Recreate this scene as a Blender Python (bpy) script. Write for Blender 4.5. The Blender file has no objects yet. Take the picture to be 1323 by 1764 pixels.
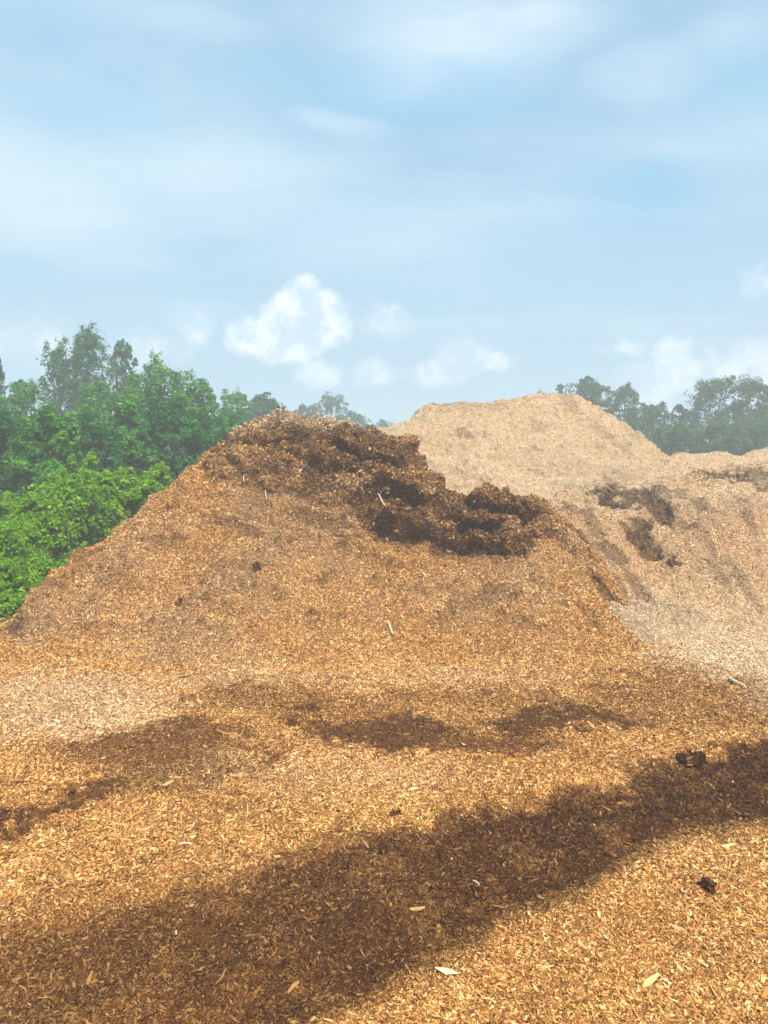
import bpy, math, time
import numpy as np

T0 = time.time()
sc = bpy.context.scene
COL = sc.collection
rng = np.random.default_rng(7)

# ------------------------------------------------------------------ camera
H, PITCH, F, CX, CY = 3.5, math.radians(4.1), 1274.0, 661.5, 882.0
cam_d = bpy.data.cameras.new("camera")
cam = bpy.data.objects.new("camera", cam_d); COL.objects.link(cam)
cam.location = (0, 0, H); cam.rotation_euler = (math.radians(90) - PITCH, 0, 0)
cam_d.sensor_fit = 'VERTICAL'; cam_d.sensor_height = 36.0
cam_d.lens = 36.0 * F / 1764.0
cam_d.clip_end = 2000; cam_d.clip_start = .05
sc.camera = cam
cP, sP = math.cos(PITCH), math.sin(PITCH)

def at(px, py, Y):
    """world point seen at photo pixel (px,py) at distance Y along +Y"""
    a = (px - CX) / F; b = (CY - py) / F
    dy = cP + b * sP; dz = -sP + b * cP
    t = Y / dy
    return np.array([a * t, Y, H + dz * t])

def ground_pt(px, py, z=0.0):
    b = (CY - py) / F
    dy = cP + b * sP; dz = -sP + b * cP
    t = (z - H) / dz
    return np.array([(px - CX) / F * t, dy * t, z])

def project(P):
    y = P[..., 1]; z = P[..., 2] - H
    dep = np.maximum(y * cP - z * sP, .05)
    up = y * sP + z * cP
    return CX + F * P[..., 0] / dep, CY - F * up / dep, dep

# ------------------------------------------------------------------ noise
def _h(ix, iy, iz, s):
    n = (ix.astype(np.int64) * 374761393 + iy.astype(np.int64) * 668265263 + iz.astype(np.int64) * 2147483647 + s * 974711) & 0xffffffff
    n = ((n ^ (n >> 13)) * 1274126177) & 0xffffffff
    n = (n ^ (n >> 16)) & 0xffffffff
    n = (n * 2246822519) & 0xffffffff
    return ((n ^ (n >> 15)) & 0xffffff) / float(0xffffff)

def vnoise(P, s=0):
    I = np.floor(P).astype(np.int64); f = P - I; f = f * f * (3 - 2 * f)
    r = 0
    for dx in (0, 1):
        wx = f[..., 0] if dx else 1 - f[..., 0]
        for dy in (0, 1):
            wy = f[..., 1] if dy else 1 - f[..., 1]
            for dz in (0, 1):
                wz = f[..., 2] if dz else 1 - f[..., 2]
                r = r + wx * wy * wz * _h(I[..., 0] + dx, I[..., 1] + dy, I[..., 2] + dz, s)
    return r * 2 - 1

def fbm(P, scale=1.0, octs=4, s=0, gain=.5):
    r = 0; a = 1; tot = 0
    for o in range(octs):
        r = r + a * vnoise(P * scale + 17.3 * o, s + o * 31); tot += a
        a *= gain; scale *= 2.03
    return r / tot

def sstep(a, b, x):
    t = np.clip((x - a) / (b - a), 0, 1)
    return t * t * (3 - 2 * t)

# ------------------------------------------------------------------ mesh helpers
def mesh_obj(name, V, Fq, mat, parent=None, attrs=None, smooth=True, tri=None):
    """V (n,3), Fq (m,4) quads, tri (k,3) triangles"""
    me = bpy.data.meshes.new(name)
    V = np.asarray(V, dtype=np.float32).reshape(-1, 3)
    nq = 0 if Fq is None else len(Fq); nt = 0 if tri is None else len(tri)
    me.vertices.add(len(V)); me.vertices.foreach_set('co', V.ravel())
    loops = []; starts = []; tots = []
    if nq:
        loops.append(np.asarray(Fq).ravel()); starts.append(np.arange(nq) * 4); tots.append(np.full(nq, 4))
    if nt:
        loops.append(np.asarray(tri).ravel()); starts.append(nq * 4 + np.arange(nt) * 3); tots.append(np.full(nt, 3))
    L = np.concatenate(loops).astype(np.int32)
    me.loops.add(len(L)); me.loops.foreach_set('vertex_index', L)
    me.polygons.add(nq + nt)
    me.polygons.foreach_set('loop_start', np.concatenate(starts).astype(np.int32))
    me.polygons.foreach_set('loop_total', np.concatenate(tots).astype(np.int32))
    me.update(calc_edges=True)
    if smooth:
        me.polygons.foreach_set('use_smooth', np.ones(nq + nt, dtype=bool))
    for k, a in (attrs or {}).items():
        at_ = me.attributes.new(k, 'FLOAT', 'POINT'); at_.data.foreach_set('value', np.asarray(a, dtype=np.float32))
    if mat: me.materials.append(mat)
    o = bpy.data.objects.new(name, me); COL.objects.link(o)
    if parent is not None: o.parent = parent
    return o

def tag(o, label=None, cat=None, group=None, kind=None):
    if label: o['label'] = label
    if cat: o['category'] = cat
    if group: o['group'] = group
    if kind: o['kind'] = kind
    return o

def empty(name, loc):
    o = bpy.data.objects.new(name, None); COL.objects.link(o); o.location = tuple(float(v) for v in loc)
    o.empty_display_size = .3
    return o

def grid_faces(nu, nv, mask=None):
    i = np.arange(nu - 1)[:, None] * nv + np.arange(nv - 1)[None, :]
    q = np.stack([i, i + nv, i + nv + 1, i + 1], -1)
    if mask is not None: q = q[mask]
    return q.reshape(-1, 4)

# ------------------------------------------------------------------ materials
def new_mat(name):
    m = bpy.data.materials.new(name); m.use_nodes = True
    nt = m.node_tree
    b = nt.nodes['Principled BSDF']
    return m, nt, b
def N(nt, t, **kw):
    n = nt.nodes.new(t)
    for k, v in kw.items(): setattr(n, k, v)
    return n
def math_n(nt, op, a, b=None, c=None, clamp=False):
    n = nt.nodes.new('ShaderNodeMath'); n.operation = op; n.use_clamp = clamp
    for i, v in enumerate((a, b, c)):
        if v is None: continue
        if isinstance(v, (int, float)): n.inputs[i].default_value = v
        else: nt.links.new(v, n.inputs[i])
    return n.outputs[0]
def ramp(nt, fac, stops, interp='LINEAR'):
    r = nt.nodes.new('ShaderNodeValToRGB'); r.color_ramp.interpolation = interp
    e = r.color_ramp.elements
    while len(e) < len(stops): e.new(.5)
    for i, (p, c) in enumerate(stops):
        e[i].position = p; e[i].color = (*c, 1)
    nt.links.new(fac, r.inputs[0]); return r.outputs[0]
def mix_rgb(nt, fac, a, b, mode='MIX'):
    n = nt.nodes.new('ShaderNodeMix'); n.data_type = 'RGBA'; n.blend_type = mode
    for s, v in ((0, fac), (6, a), (7, b)):
        if isinstance(v, (int, float)): n.inputs[s].default_value = v
        elif isinstance(v, tuple): n.inputs[s].default_value = (*v, 1)
        else: nt.links.new(v, n.inputs[s])
    return n.outputs[2]

GOLD = [(0.0, (.080, .025, .004)), (.22, (.29, .106, .022)), (.5, (.56, .265, .072)), (.78, (.82, .495, .180)), (1.0, (.93, .75, .40))]
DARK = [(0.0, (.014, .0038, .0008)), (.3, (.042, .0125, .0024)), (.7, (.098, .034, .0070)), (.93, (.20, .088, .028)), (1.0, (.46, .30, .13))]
PALE = [(0.0, (.27, .170, .092)), (.25, (.50, .35, .205)), (.5, (.69, .52, .335)), (.78, (.80, .62, .41)), (1.0, (.90, .79, .60))]

def mulch_mat(name, chips):
    m, nt, b = new_mat(name)
    tone = N(nt, 'ShaderNodeAttribute', attribute_name='tone').outputs['Fac']
    pale = N(nt, 'ShaderNodeAttribute', attribute_name='pale').outputs['Fac']
    geo = N(nt, 'ShaderNodeNewGeometry')
    if chips:
        r = N(nt, 'ShaderNodeAttribute', attribute_name='rnd').outputs['Fac']
        g = N(nt, 'ShaderNodeTexNoise'); g.inputs['Scale'].default_value = 60; g.inputs['Detail'].default_value = 3
        nt.links.new(geo.outputs['Position'], g.inputs['Vector'])
        v = math_n(nt, 'ADD', r, math_n(nt, 'MULTIPLY', math_n(nt, 'SUBTRACT', g.outputs[0], .5), .35), clamp=True)
    else:
        v = None
        for sc_, w in ((9, .35), (34, .6), (95, .7)):
            g = N(nt, 'ShaderNodeTexNoise'); g.inputs['Scale'].default_value = sc_; g.inputs['Detail'].default_value = 4
            g.inputs['Distortion'].default_value = 1.2
            nt.links.new(geo.outputs['Position'], g.inputs['Vector'])
            t = math_n(nt, 'MULTIPLY', math_n(nt, 'SUBTRACT', g.outputs[0], .5), w * 1.6)
            v = t if v is None else math_n(nt, 'ADD', v, t)
        v = math_n(nt, 'ADD', v, .22, clamp=True)
    c = mix_rgb(nt, pale, ramp(nt, v, GOLD), ramp(nt, v, PALE))
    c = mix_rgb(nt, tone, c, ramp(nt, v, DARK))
    nt.links.new(c, b.inputs['Base Color'])
    b.inputs['Roughness'].default_value = .75 if chips else .9
    b.inputs['Specular IOR Level'].default_value = .10
    if not chips:
        bp = N(nt, 'ShaderNodeBump'); bp.inputs['Strength'].default_value = .7; bp.inputs['Distance'].default_value = .04
        g = N(nt, 'ShaderNodeTexNoise'); g.inputs['Scale'].default_value = 28; g.inputs['Detail'].default_value = 6; g.inputs['Roughness'].default_value = .7
        nt.links.new(geo.outputs['Position'], g.inputs['Vector'])
        nt.links.new(g.outputs[0], bp.inputs['Height']); nt.links.new(bp.outputs[0], b.inputs['Normal'])
    return m
M_base = mulch_mat('mulch', False)
M_chip = mulch_mat('wood_chip', True)

def leaf_mat(name, stops, trans=.35):
    m, nt, b = new_mat(name)
    r = N(nt, 'ShaderNodeAttribute', attribute_name='rnd').outputs['Fac']
    c = ramp(nt, r, stops)
    nt.links.new(c, b.inputs['Base Color'])
    b.inputs['Roughness'].default_value = .65; b.inputs['Specular IOR Level'].default_value = .12
    tr = N(nt, 'ShaderNodeBsdfTranslucent'); nt.links.new(mix_rgb(nt, .5, c, (.16, .30, .02)), tr.inputs[0])
    mx = N(nt, 'ShaderNodeMixShader'); mx.inputs[0].default_value = trans
    nt.links.new(b.outputs[0], mx.inputs[1]); nt.links.new(tr.outputs[0], mx.inputs[2])
    nt.links.new(mx.outputs[0], nt.nodes['Material Output'].inputs[0])
    return m
M_leaf_bright = leaf_mat('leaf_bright', [(0, (.06, .20, .004)), (.5, (.20, .44, .008)), (1, (.45, .68, .03))], .45)
M_leaf_mid = leaf_mat('leaf_mid', [(0, (.010, .13, .018)), (.5, (.050, .28, .026)), (1, (.25, .52, .05))])
M_leaf_dark = leaf_mat('leaf_dark', [(0, (.005, .085, .026)), (.5, (.018, .16, .036)), (1, (.09, .33, .05))], .3)
M_leaf_far = leaf_mat('leaf_far', [(0, (.018, .075, .036)), (.5, (.036, .12, .045)), (1, (.09, .20, .06))], .3)
M_leaf_soft = leaf_mat('leaf_soft', [(0, (.020, .085, .030)), (.5, (.050, .16, .040)), (1, (.14, .27, .06))], .3)
def bark_mat():
    m, nt, b = new_mat('bark')
    g = N(nt, 'ShaderNodeTexNoise'); g.inputs['Scale'].default_value = 9; g.inputs['Detail'].default_value = 5
    nt.links.new(ramp(nt, g.outputs[0], [(.3, (.045, .032, .022)), (.7, (.16, .125, .095))]), b.inputs['Base Color'])
    b.inputs['Roughness'].default_value = .9
    return m
M_bark = bark_mat()

# ------------------------------------------------------------------ chips
def scatter_chips(name, V, N_, quads, weights, count, sizefn, tone, pale, parent=None, seed=1, tilt=.45, lift=.35, rbias=0.0, wide=.30, mat=None, con=1.0):
    """wood slivers (bent, pointed, with a keeled section) laid on the quads of a surface"""
    g = np.random.default_rng(seed)
    w = weights / weights.sum()
    cnt = g.multinomial(count, w)
    idx = np.repeat(np.arange(len(quads)), cnt); n = len(idx)
    q = quads[idx]; u = g.random(n)[:, None]; v = g.random(n)[:, None]
    def bl(A):
        A = A.reshape(len(A), -1)
        return A[q[:, 0]] * (1 - u) * (1 - v) + A[q[:, 1]] * u * (1 - v) + A[q[:, 2]] * u * v + A[q[:, 3]] * (1 - u) * v
    P = bl(V); Nn = bl(N_); Nn /= np.linalg.norm(Nn, axis=1, keepdims=True) + 1e-9
    tn = bl(tone)[:, 0]; pl = bl(pale)[:, 0]
    # patchy fibre length
    L = sizefn(P) * np.exp(np.clip(g.normal(0, .38, n), -1, .75))
    longm = g.random(n) < .02
    L = np.where(longm, L * 2.1, L)
    W = L * wide * np.exp(np.clip(g.normal(0, .42, n), -1, .7)); W = np.where(longm, W * .4, W)
    # frame
    R = g.normal(size=(n, 3)); D = R - Nn * (R * Nn).sum(1, keepdims=True); D /= np.linalg.norm(D, axis=1, keepdims=True) + 1e-9
    D = D + Nn * (g.normal(0, tilt, n)[:, None]); D /= np.linalg.norm(D, axis=1, keepdims=True)
    S = np.cross(Nn, D); S /= np.linalg.norm(S, axis=1, keepdims=True) + 1e-9
    roll = g.normal(0, .6, n)[:, None]
    Up = np.cross(D, S); S2 = S * np.cos(roll) + Up * np.sin(roll); U2 = np.cross(D, S2)
    P = P + Nn * (lift * W * g.random(n))[:, None] + Nn * (W * .15)[:, None]
    L_ = L[:, None]; W_ = W[:, None]
    bend = g.normal(0, .16, n)[:, None] * L_; curl = g.normal(.0, .18, n)[:, None] * L_
    a, b_ = (g.uniform(.15, .9, n)[:, None] for _ in range(2))
    pts = [P - D * L_ * .5 - S2 * W_ * .5 * a - U2 * bend, P - D * L_ * .5 + S2 * W_ * .5 * b_ - U2 * bend,
           P - S2 * W_ * .5 + S2 * curl * .3, P + S2 * W_ * .5 + S2 * curl * .3 + U2 * W_ * .2,
           P + D * L_ * .5 - S2 * W_ * .5 * b_ - U2 * bend, P + D * L_ * .5 + S2 * W_ * .5 * a - U2 * bend]
    VV = np.stack(pts, 1).reshape(-1, 3)
    o6 = np.arange(n)[:, None] * 6
    Fq = np.concatenate([o6 + np.array([0, 1, 3, 2]), o6 + np.array([2, 3, 5, 4])])
    rnd = np.clip(g.beta(1.5, 1.6, n) * .98 + .01 + rbias + .10 * fbm(P, .9, 3, 5), 0, 1)
    rnd = np.where(g.random(n) < .03, 1.0, rnd)
    rnd = .5 + (rnd - .5) * con * (1 - .22 * np.clip(tn, 0, 1))
    at_ = {'rnd': np.repeat(rnd, 6), 'tone': np.repeat(np.clip(tn + g.normal(0, .10, n) * (tn > .08), 0, 1), 6), 'pale': np.repeat(pl, 6)}
    return mesh_obj(name, VV, Fq, mat or M_chip, parent, at_, smooth=False)

def grid_normals(V):
    du = np.gradient(V, axis=0); dv = np.gradient(V, axis=1)
    n = np.cross(du, dv); n /= np.linalg.norm(n, axis=2, keepdims=True) + 1e-12
    return n
def quad_area(V, q):
    a = V[q[:, 2]] - V[q[:, 0]]; b = V[q[:, 3]] - V[q[:, 1]]
    return .5 * np.linalg.norm(np.cross(a, b), axis=1)

def chip_size(P):
    d = np.sqrt(P[:, 0] ** 2 + P[:, 1] ** 2)
    return .0235 * (np.maximum(d, 3.5) / 5.5) ** .42

# ------------------------------------------------------------------ dark band, wet worn patches and pale areas of the yard floor (given as bands in the photo, baked to world positions)
def interp_curve(pts, x):
    p = np.array(pts, float); o = np.argsort(p[:, 0]); return np.interp(x, p[o, 0], p[o, 1])
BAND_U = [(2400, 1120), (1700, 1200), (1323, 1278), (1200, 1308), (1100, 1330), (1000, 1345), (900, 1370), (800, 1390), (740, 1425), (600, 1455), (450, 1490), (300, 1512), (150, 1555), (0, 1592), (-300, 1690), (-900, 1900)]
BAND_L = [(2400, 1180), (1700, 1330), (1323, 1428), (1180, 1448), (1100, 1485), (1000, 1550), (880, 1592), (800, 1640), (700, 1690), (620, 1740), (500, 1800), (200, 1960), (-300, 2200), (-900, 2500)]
def blob(px, py, cx, cy, rx, ry, ang=0):
    a = math.radians(ang); dx = px - cx; dy = py - cy
    x = dx * math.cos(a) + dy * math.sin(a); y = -dx * math.sin(a) + dy * math.cos(a)
    return 1 - np.sqrt((x / rx) ** 2 + (y / ry) ** 2)
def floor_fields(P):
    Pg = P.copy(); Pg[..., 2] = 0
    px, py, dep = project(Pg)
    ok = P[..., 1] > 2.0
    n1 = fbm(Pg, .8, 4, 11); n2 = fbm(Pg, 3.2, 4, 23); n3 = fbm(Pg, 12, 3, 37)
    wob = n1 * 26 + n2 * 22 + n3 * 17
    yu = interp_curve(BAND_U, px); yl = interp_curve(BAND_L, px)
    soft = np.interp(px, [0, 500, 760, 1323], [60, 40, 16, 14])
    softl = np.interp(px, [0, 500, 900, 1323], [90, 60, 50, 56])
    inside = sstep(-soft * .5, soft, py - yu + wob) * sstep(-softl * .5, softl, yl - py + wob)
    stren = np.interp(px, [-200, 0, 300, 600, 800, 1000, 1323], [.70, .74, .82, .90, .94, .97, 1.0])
    darkened = inside * stren * (1 - .22 * sstep(.05, .42, n2 + .5 * n3))  # wide dark band: tone deepens to the right, softer edge at left
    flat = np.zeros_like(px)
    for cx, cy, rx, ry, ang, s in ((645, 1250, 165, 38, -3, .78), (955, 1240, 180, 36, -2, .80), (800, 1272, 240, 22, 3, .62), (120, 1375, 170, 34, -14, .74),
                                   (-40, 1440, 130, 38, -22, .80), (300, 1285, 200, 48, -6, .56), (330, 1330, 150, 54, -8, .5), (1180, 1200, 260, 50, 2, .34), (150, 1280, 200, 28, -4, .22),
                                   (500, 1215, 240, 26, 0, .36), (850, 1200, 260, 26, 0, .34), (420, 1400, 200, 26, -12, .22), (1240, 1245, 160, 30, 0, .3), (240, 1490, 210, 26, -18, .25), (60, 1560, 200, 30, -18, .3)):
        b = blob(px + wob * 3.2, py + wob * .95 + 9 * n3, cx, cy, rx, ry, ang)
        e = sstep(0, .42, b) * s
        darkened = np.maximum(darkened, e * (1 + .1 * n3))  # wet compacted patches join the same mask
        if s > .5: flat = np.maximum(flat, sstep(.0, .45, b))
    darkened = np.clip(darkened + .10 * sstep(.1, .6, n1) * (1 - darkened) + .16 * sstep(.1, .5, n2 + .3 * n3) * (1 - darkened), 0, 1) * ok
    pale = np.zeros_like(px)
    for cx, cy, rx, ry, s in ((120, 1215, 260, 80, .45), (1270, 1120, 240, 70, .8), (1400, 1180, 160, 70, .7), (420, 1172, 420, 34, .22), (800, 1160, 300, 26, .18), (560, 1330, 420, 60, .15)):  # the first, at left, is glare painted into the floor colour
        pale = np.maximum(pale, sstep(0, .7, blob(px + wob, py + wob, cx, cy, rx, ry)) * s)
    return darkened, pale, flat, n1, n2

# ------------------------------------------------------------------ ground
def axis(fine0, fine1, step, lo, hi, ratio=1.12):
    a = list(np.arange(fine0, fine1 + 1e-6, step))
    d = step; x = fine1
    up = []
    while x < hi: d *= ratio; x += d; up.append(min(x, hi))
    d = step; x = fine0; dn = []
    while x > lo: d *= ratio; x -= d; dn.append(max(x, lo))
    return np.array(dn[::-1] + a + up)
GX = axis(-9.5, 9.5, .032, -150, 150); GY = axis(3.4, 15.5, .028, -60, 180)
X, Y = np.meshgrid(GX, GY, indexing='ij')
G = np.stack([X, Y, np.zeros_like(X)], -1)
darkened, pale, flat, n1, n2 = floor_fields(G)
near = sstep(25, 16, np.abs(Y - 2)) * sstep(25, 14, np.abs(X))
zz = .05 * n1 + near * (.022 * n2 + .032 * fbm(G, 8, 3, 51) * (1 - .8 * flat)) - .05 * darkened * near
# two shallow furrows along the wide dark band and a low ridge beside it
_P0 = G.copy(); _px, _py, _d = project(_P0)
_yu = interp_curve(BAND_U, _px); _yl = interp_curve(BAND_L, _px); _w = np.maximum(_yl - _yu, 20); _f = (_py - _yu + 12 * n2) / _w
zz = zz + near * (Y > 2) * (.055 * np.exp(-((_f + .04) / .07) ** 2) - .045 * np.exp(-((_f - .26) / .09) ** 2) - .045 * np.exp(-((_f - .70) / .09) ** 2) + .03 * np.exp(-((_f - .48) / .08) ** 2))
G[..., 2] = zz
GN = grid_normals(G)
gq = grid_faces(len(GX), len(GY))
gV = G.reshape(-1, 3)
outside = sstep(16, 24, np.hypot(X, Y - 12)).ravel()
# material: mulch near the piles, scrubby earth and grass further out
def ground_mat():
    m = mulch_mat('yard_ground', False); nt = m.node_tree; b = nt.nodes['Principled BSDF']
    src = b.inputs['Base Color'].links[0].from_socket
    ga = N(nt, 'ShaderNodeAttribute', attribute_name='grass').outputs['Fac']
    g = N(nt, 'ShaderNodeTexNoise'); g.inputs['Scale'].default_value = 1.3; g.inputs['Detail'].default_value = 8
    gc = ramp(nt, g.outputs[0], [(.3, (.030, .060, .016)), (.55, (.055, .085, .022)), (.75, (.13, .10, .05))])
    nt.links.new(mix_rgb(nt, ga, src, gc), b.inputs['Base Color'])
    return m
grass = sstep(20, 28, Y.ravel() + 3 * n1.ravel()) + sstep(16, 26, np.abs(X.ravel()))
M_ground = ground_mat()
ground = mesh_obj('ground', gV, gq, M_ground, None, {'tone': darkened.ravel(), 'pale': pale.ravel(), 'grass': np.clip(grass, 0, 1)})
tag(ground, 'flat yard floor of golden chips with a wide dark band and wet dark patches', 'ground', kind='structure')

qc = gV[gq].mean(1)
w = quad_area(gV, gq) / chip_size(qc) ** 2
ppx, ppy, pdep = project(qc)
w = w * ((qc[:, 1] > 3.4) & (qc[:, 1] < 16.5)) * ((ppx > -330) & (ppx < 1650))
fl = flat.ravel()[gq].mean(1); dm = darkened.ravel()[gq].mean(1)
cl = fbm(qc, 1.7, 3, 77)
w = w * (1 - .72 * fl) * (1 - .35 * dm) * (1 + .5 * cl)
wood_chips = scatter_chips('wood_chips', gV, GN.reshape(-1, 3), gq, np.maximum(w, 0), 1200000, chip_size, darkened.ravel(), pale.ravel(), None, 3, tilt=.42, wide=.26, con=.82)
tag(wood_chips, 'loose golden wood chips strewn over the yard floor', 'wood chips', kind='stuff')
litter = scatter_chips('bark_strips', gV, GN.reshape(-1, 3), gq, np.maximum(w, 0), 2600, lambda P: .085 * np.ones(len(P)), darkened.ravel() * .6, pale.ravel(), None, 9, tilt=.25, wide=.14)
tag(litter, 'long bark strips and splinters lying among the finer chips', 'bark strips', kind='stuff')
print('ground', time.time() - T0)

# ------------------------------------------------------------------ piles: lofted surfaces
def catmull(P, t):
    """P (k,...) control, t param in [0,k-1]"""
    k = len(P); i = np.clip(np.floor(t).astype(int), 0, k - 2); f = t - i
    p0 = P[np.maximum(i - 1, 0)]; p1 = P[i]; p2 = P[i + 1]; p3 = P[np.minimum(i + 2, k - 1)]
    sh = (len(t),) + (1,) * (P.ndim - 1); f = f.reshape(sh)
    m1 = (p2 - p0) * .42; m2 = (p3 - p1) * .42
    f2 = f * f; f3 = f2 * f
    return (2 * f3 - 3 * f2 + 1) * p1 + (f3 - 2 * f2 + f) * m1 + (-2 * f3 + 3 * f2) * p2 + (f3 - f2) * m2

def resample(P, n, ax, dens=None):
    P = np.moveaxis(P, ax, 0)
    d = np.linalg.norm(np.diff(P, axis=0), axis=-1)
    d = d.reshape(len(d), -1).mean(1) + 1e-4
    if dens is not None: d = d * dens
    c = np.concatenate([[0], np.cumsum(d)]); t = np.interp(np.linspace(0, c[-1], n), c, np.arange(len(c)))
    return np.moveaxis(catmull(P, t), 0, ax), t

def loft(columns, nu, nv, back=.80, vdens=None):
    """columns: list of (px, base_py, [(frac-or-(py,Y))...], (top_py, topY)); every column gets the same number of rows"""
    C = []
    for c in columns:
        px = c[0]; rows = []
        b = ground_pt(px, c[1])
        mids = [at(c[0] if len(m) < 3 else m[2], m[0], m[1]) for m in c[2]]
        top = at(px, *c[3]); top[2] = max(top[2], .02)
        front = mids[0] if mids else top
        dirv = b - front; dirv[2] = 0; dirv /= np.linalg.norm(dirv) + 1e-9
        rows.append(b + dirv * .7 + np.array([0, 0, -.22]))
        rows.append(b + dirv * .25 + np.array([0, 0, -.03]))
        rows.append(b + (front - b) * .10 + np.array([0, 0, .02 * front[2]]))
        rows += mids
        rows.append(top)
        r = np.array([top[0], top[1], 0]); r /= np.linalg.norm(r)
        h = top[2]
        rows.append(top + r * (h * .35 + .3) - np.array([0, 0, h * .22 + .02]))
        rows.append(top + r * (h / back + .8) - np.array([0, 0, h + .25]))
        C.append(np.stack(rows))
    C = np.stack(C)                                   # K,M,3
    A, tu = resample(C, nu, 0)
    B, tv = resample(A, nv, 1, vdens)
    return B, tu, tv

def inside_poly(px, py, poly):
    """signed distance in px (positive inside)"""
    p = np.array(poly, float); q = np.roll(p, -1, 0)
    dmin = np.full(px.shape, 1e9); ins = np.zeros(px.shape, bool)
    for (x0, y0), (x1, y1) in zip(p, q):
        ex, ey = x1 - x0, y1 - y0
        t = np.clip(((px - x0) * ex + (py - y0) * ey) / (ex * ex + ey * ey), 0, 1)
        dmin = np.minimum(dmin, np.hypot(px - x0 - t * ex, py - y0 - t * ey))
        c = ((y0 > py) != (y1 > py)) & (px < ex * (py - y0) / (ey if ey else 1e-9) + x0)
        ins ^= c
    return np.where(ins, dmin, -dmin)

# ---- front pile -----------------------------------------------------------------------
FRONT = [  # px, base py, [(mid py, Y)], (top py, Y)
    (-150, 1150, [(1140, 13.6)], (1128, 14.1)),
    (-60, 1140, [(1128, 13.9)], (1112, 14.5)),
    (0, 1132, [(1112, 14.1)], (1088, 15.0)),
    (60, 1130, [(1080, 14.3)], (1022, 15.8)),
    (120, 1130, [(1050, 14.5)], (966, 16.6)),
    (200, 1133, [(1015, 14.9)], (915, 17.2)),
    (300, 1138, [(970, 15.5)], (832, 18.0)),
    (370, 1142, [(930, 16.0)], (774, 18.6)),
    (435, 1142, [(900, 16.3)], (730, 19.0)),
    (490, 1140, [(890, 16.5)], (721, 19.3)),
    (545, 1138, [(895, 16.5)], (729, 19.3)),
    (590, 1136, [(905, 16.4)], (738, 19.2)),
    (650, 1134, [(925, 16.2)], (758, 18.6)),
    (710, 1132, [(940, 16.1)], (795, 18.0)),
    (770, 1130, [(952, 16.0)], (852, 17.2)),
    (830, 1128, [(962, 15.9)], (866, 17.0)),
    (890, 1126, [(958, 15.9)], (868, 17.0)),
    (945, 1124, [(950, 16.1)], (870, 17.0)),
    (1000, 1122, [(985, 15.8)], (925, 16.7)),
    (1050, 1120, [(1040, 15.1)], (990, 15.9)),
    (1095, 1118, [(1085, 14.7)], (1058, 15.2)),
    (1130, 1118, [(1110, 14.3)], (1098, 14.7)),
    (1190, 1122, [(1118, 14.1)], (1112, 14.3)),
]
CRUST = [(352, 792), (395, 752), (440, 722), (500, 708), (600, 724), (660, 745), (715, 785), (765, 842), (800, 852), (880, 856), (948, 856), (962, 895), (1000, 922), (1022, 968),
         (985, 950), (940, 918), (905, 948), (868, 958), (830, 965), (780, 958), (720, 945), (660, 940), (625, 905), (590, 876), (520, 868), (462, 850), (410, 832), (365, 826)]
def pile_fields(B, crust, blobs, paleval, amp=1.0, seed=0):
    px, py, dep = project(B)
    n1 = fbm(B, .7, 4, 101 + seed); n2 = fbm(B, 2.3, 4, 131 + seed); n3 = fbm(B, 7.0, 3, 151 + seed)
    sd = inside_poly(px + 34 * n2 + 14 * n3, py + 26 * n2 + 14 * n3, crust) if crust else np.full(px.shape, -99.)
    tone = sstep(-16, 22, sd + 14 * n3) * .80
    bl = np.zeros_like(px)
    for cx, cy, rx, ry, ang, s in blobs:
        b = blob(px + 22 * n2 + 14 * n3, py + 14 * n2 + 12 * n3, cx, cy, rx, ry, ang)
        bl = np.maximum(bl, sstep(0, .5, b) * s)
    tone = np.maximum(tone, bl)
    tone = np.clip(tone + (.14 if crust else 0) * (1 - tone) + .24 * sstep(.0, .5, n1) * (1 - tone) + .22 * sstep(.25, .6, n3 + .4 * n2) * (1 - tone), 0, 1)
    return px, py, dep, n1, n2, n3, sd, tone, bl

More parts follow.
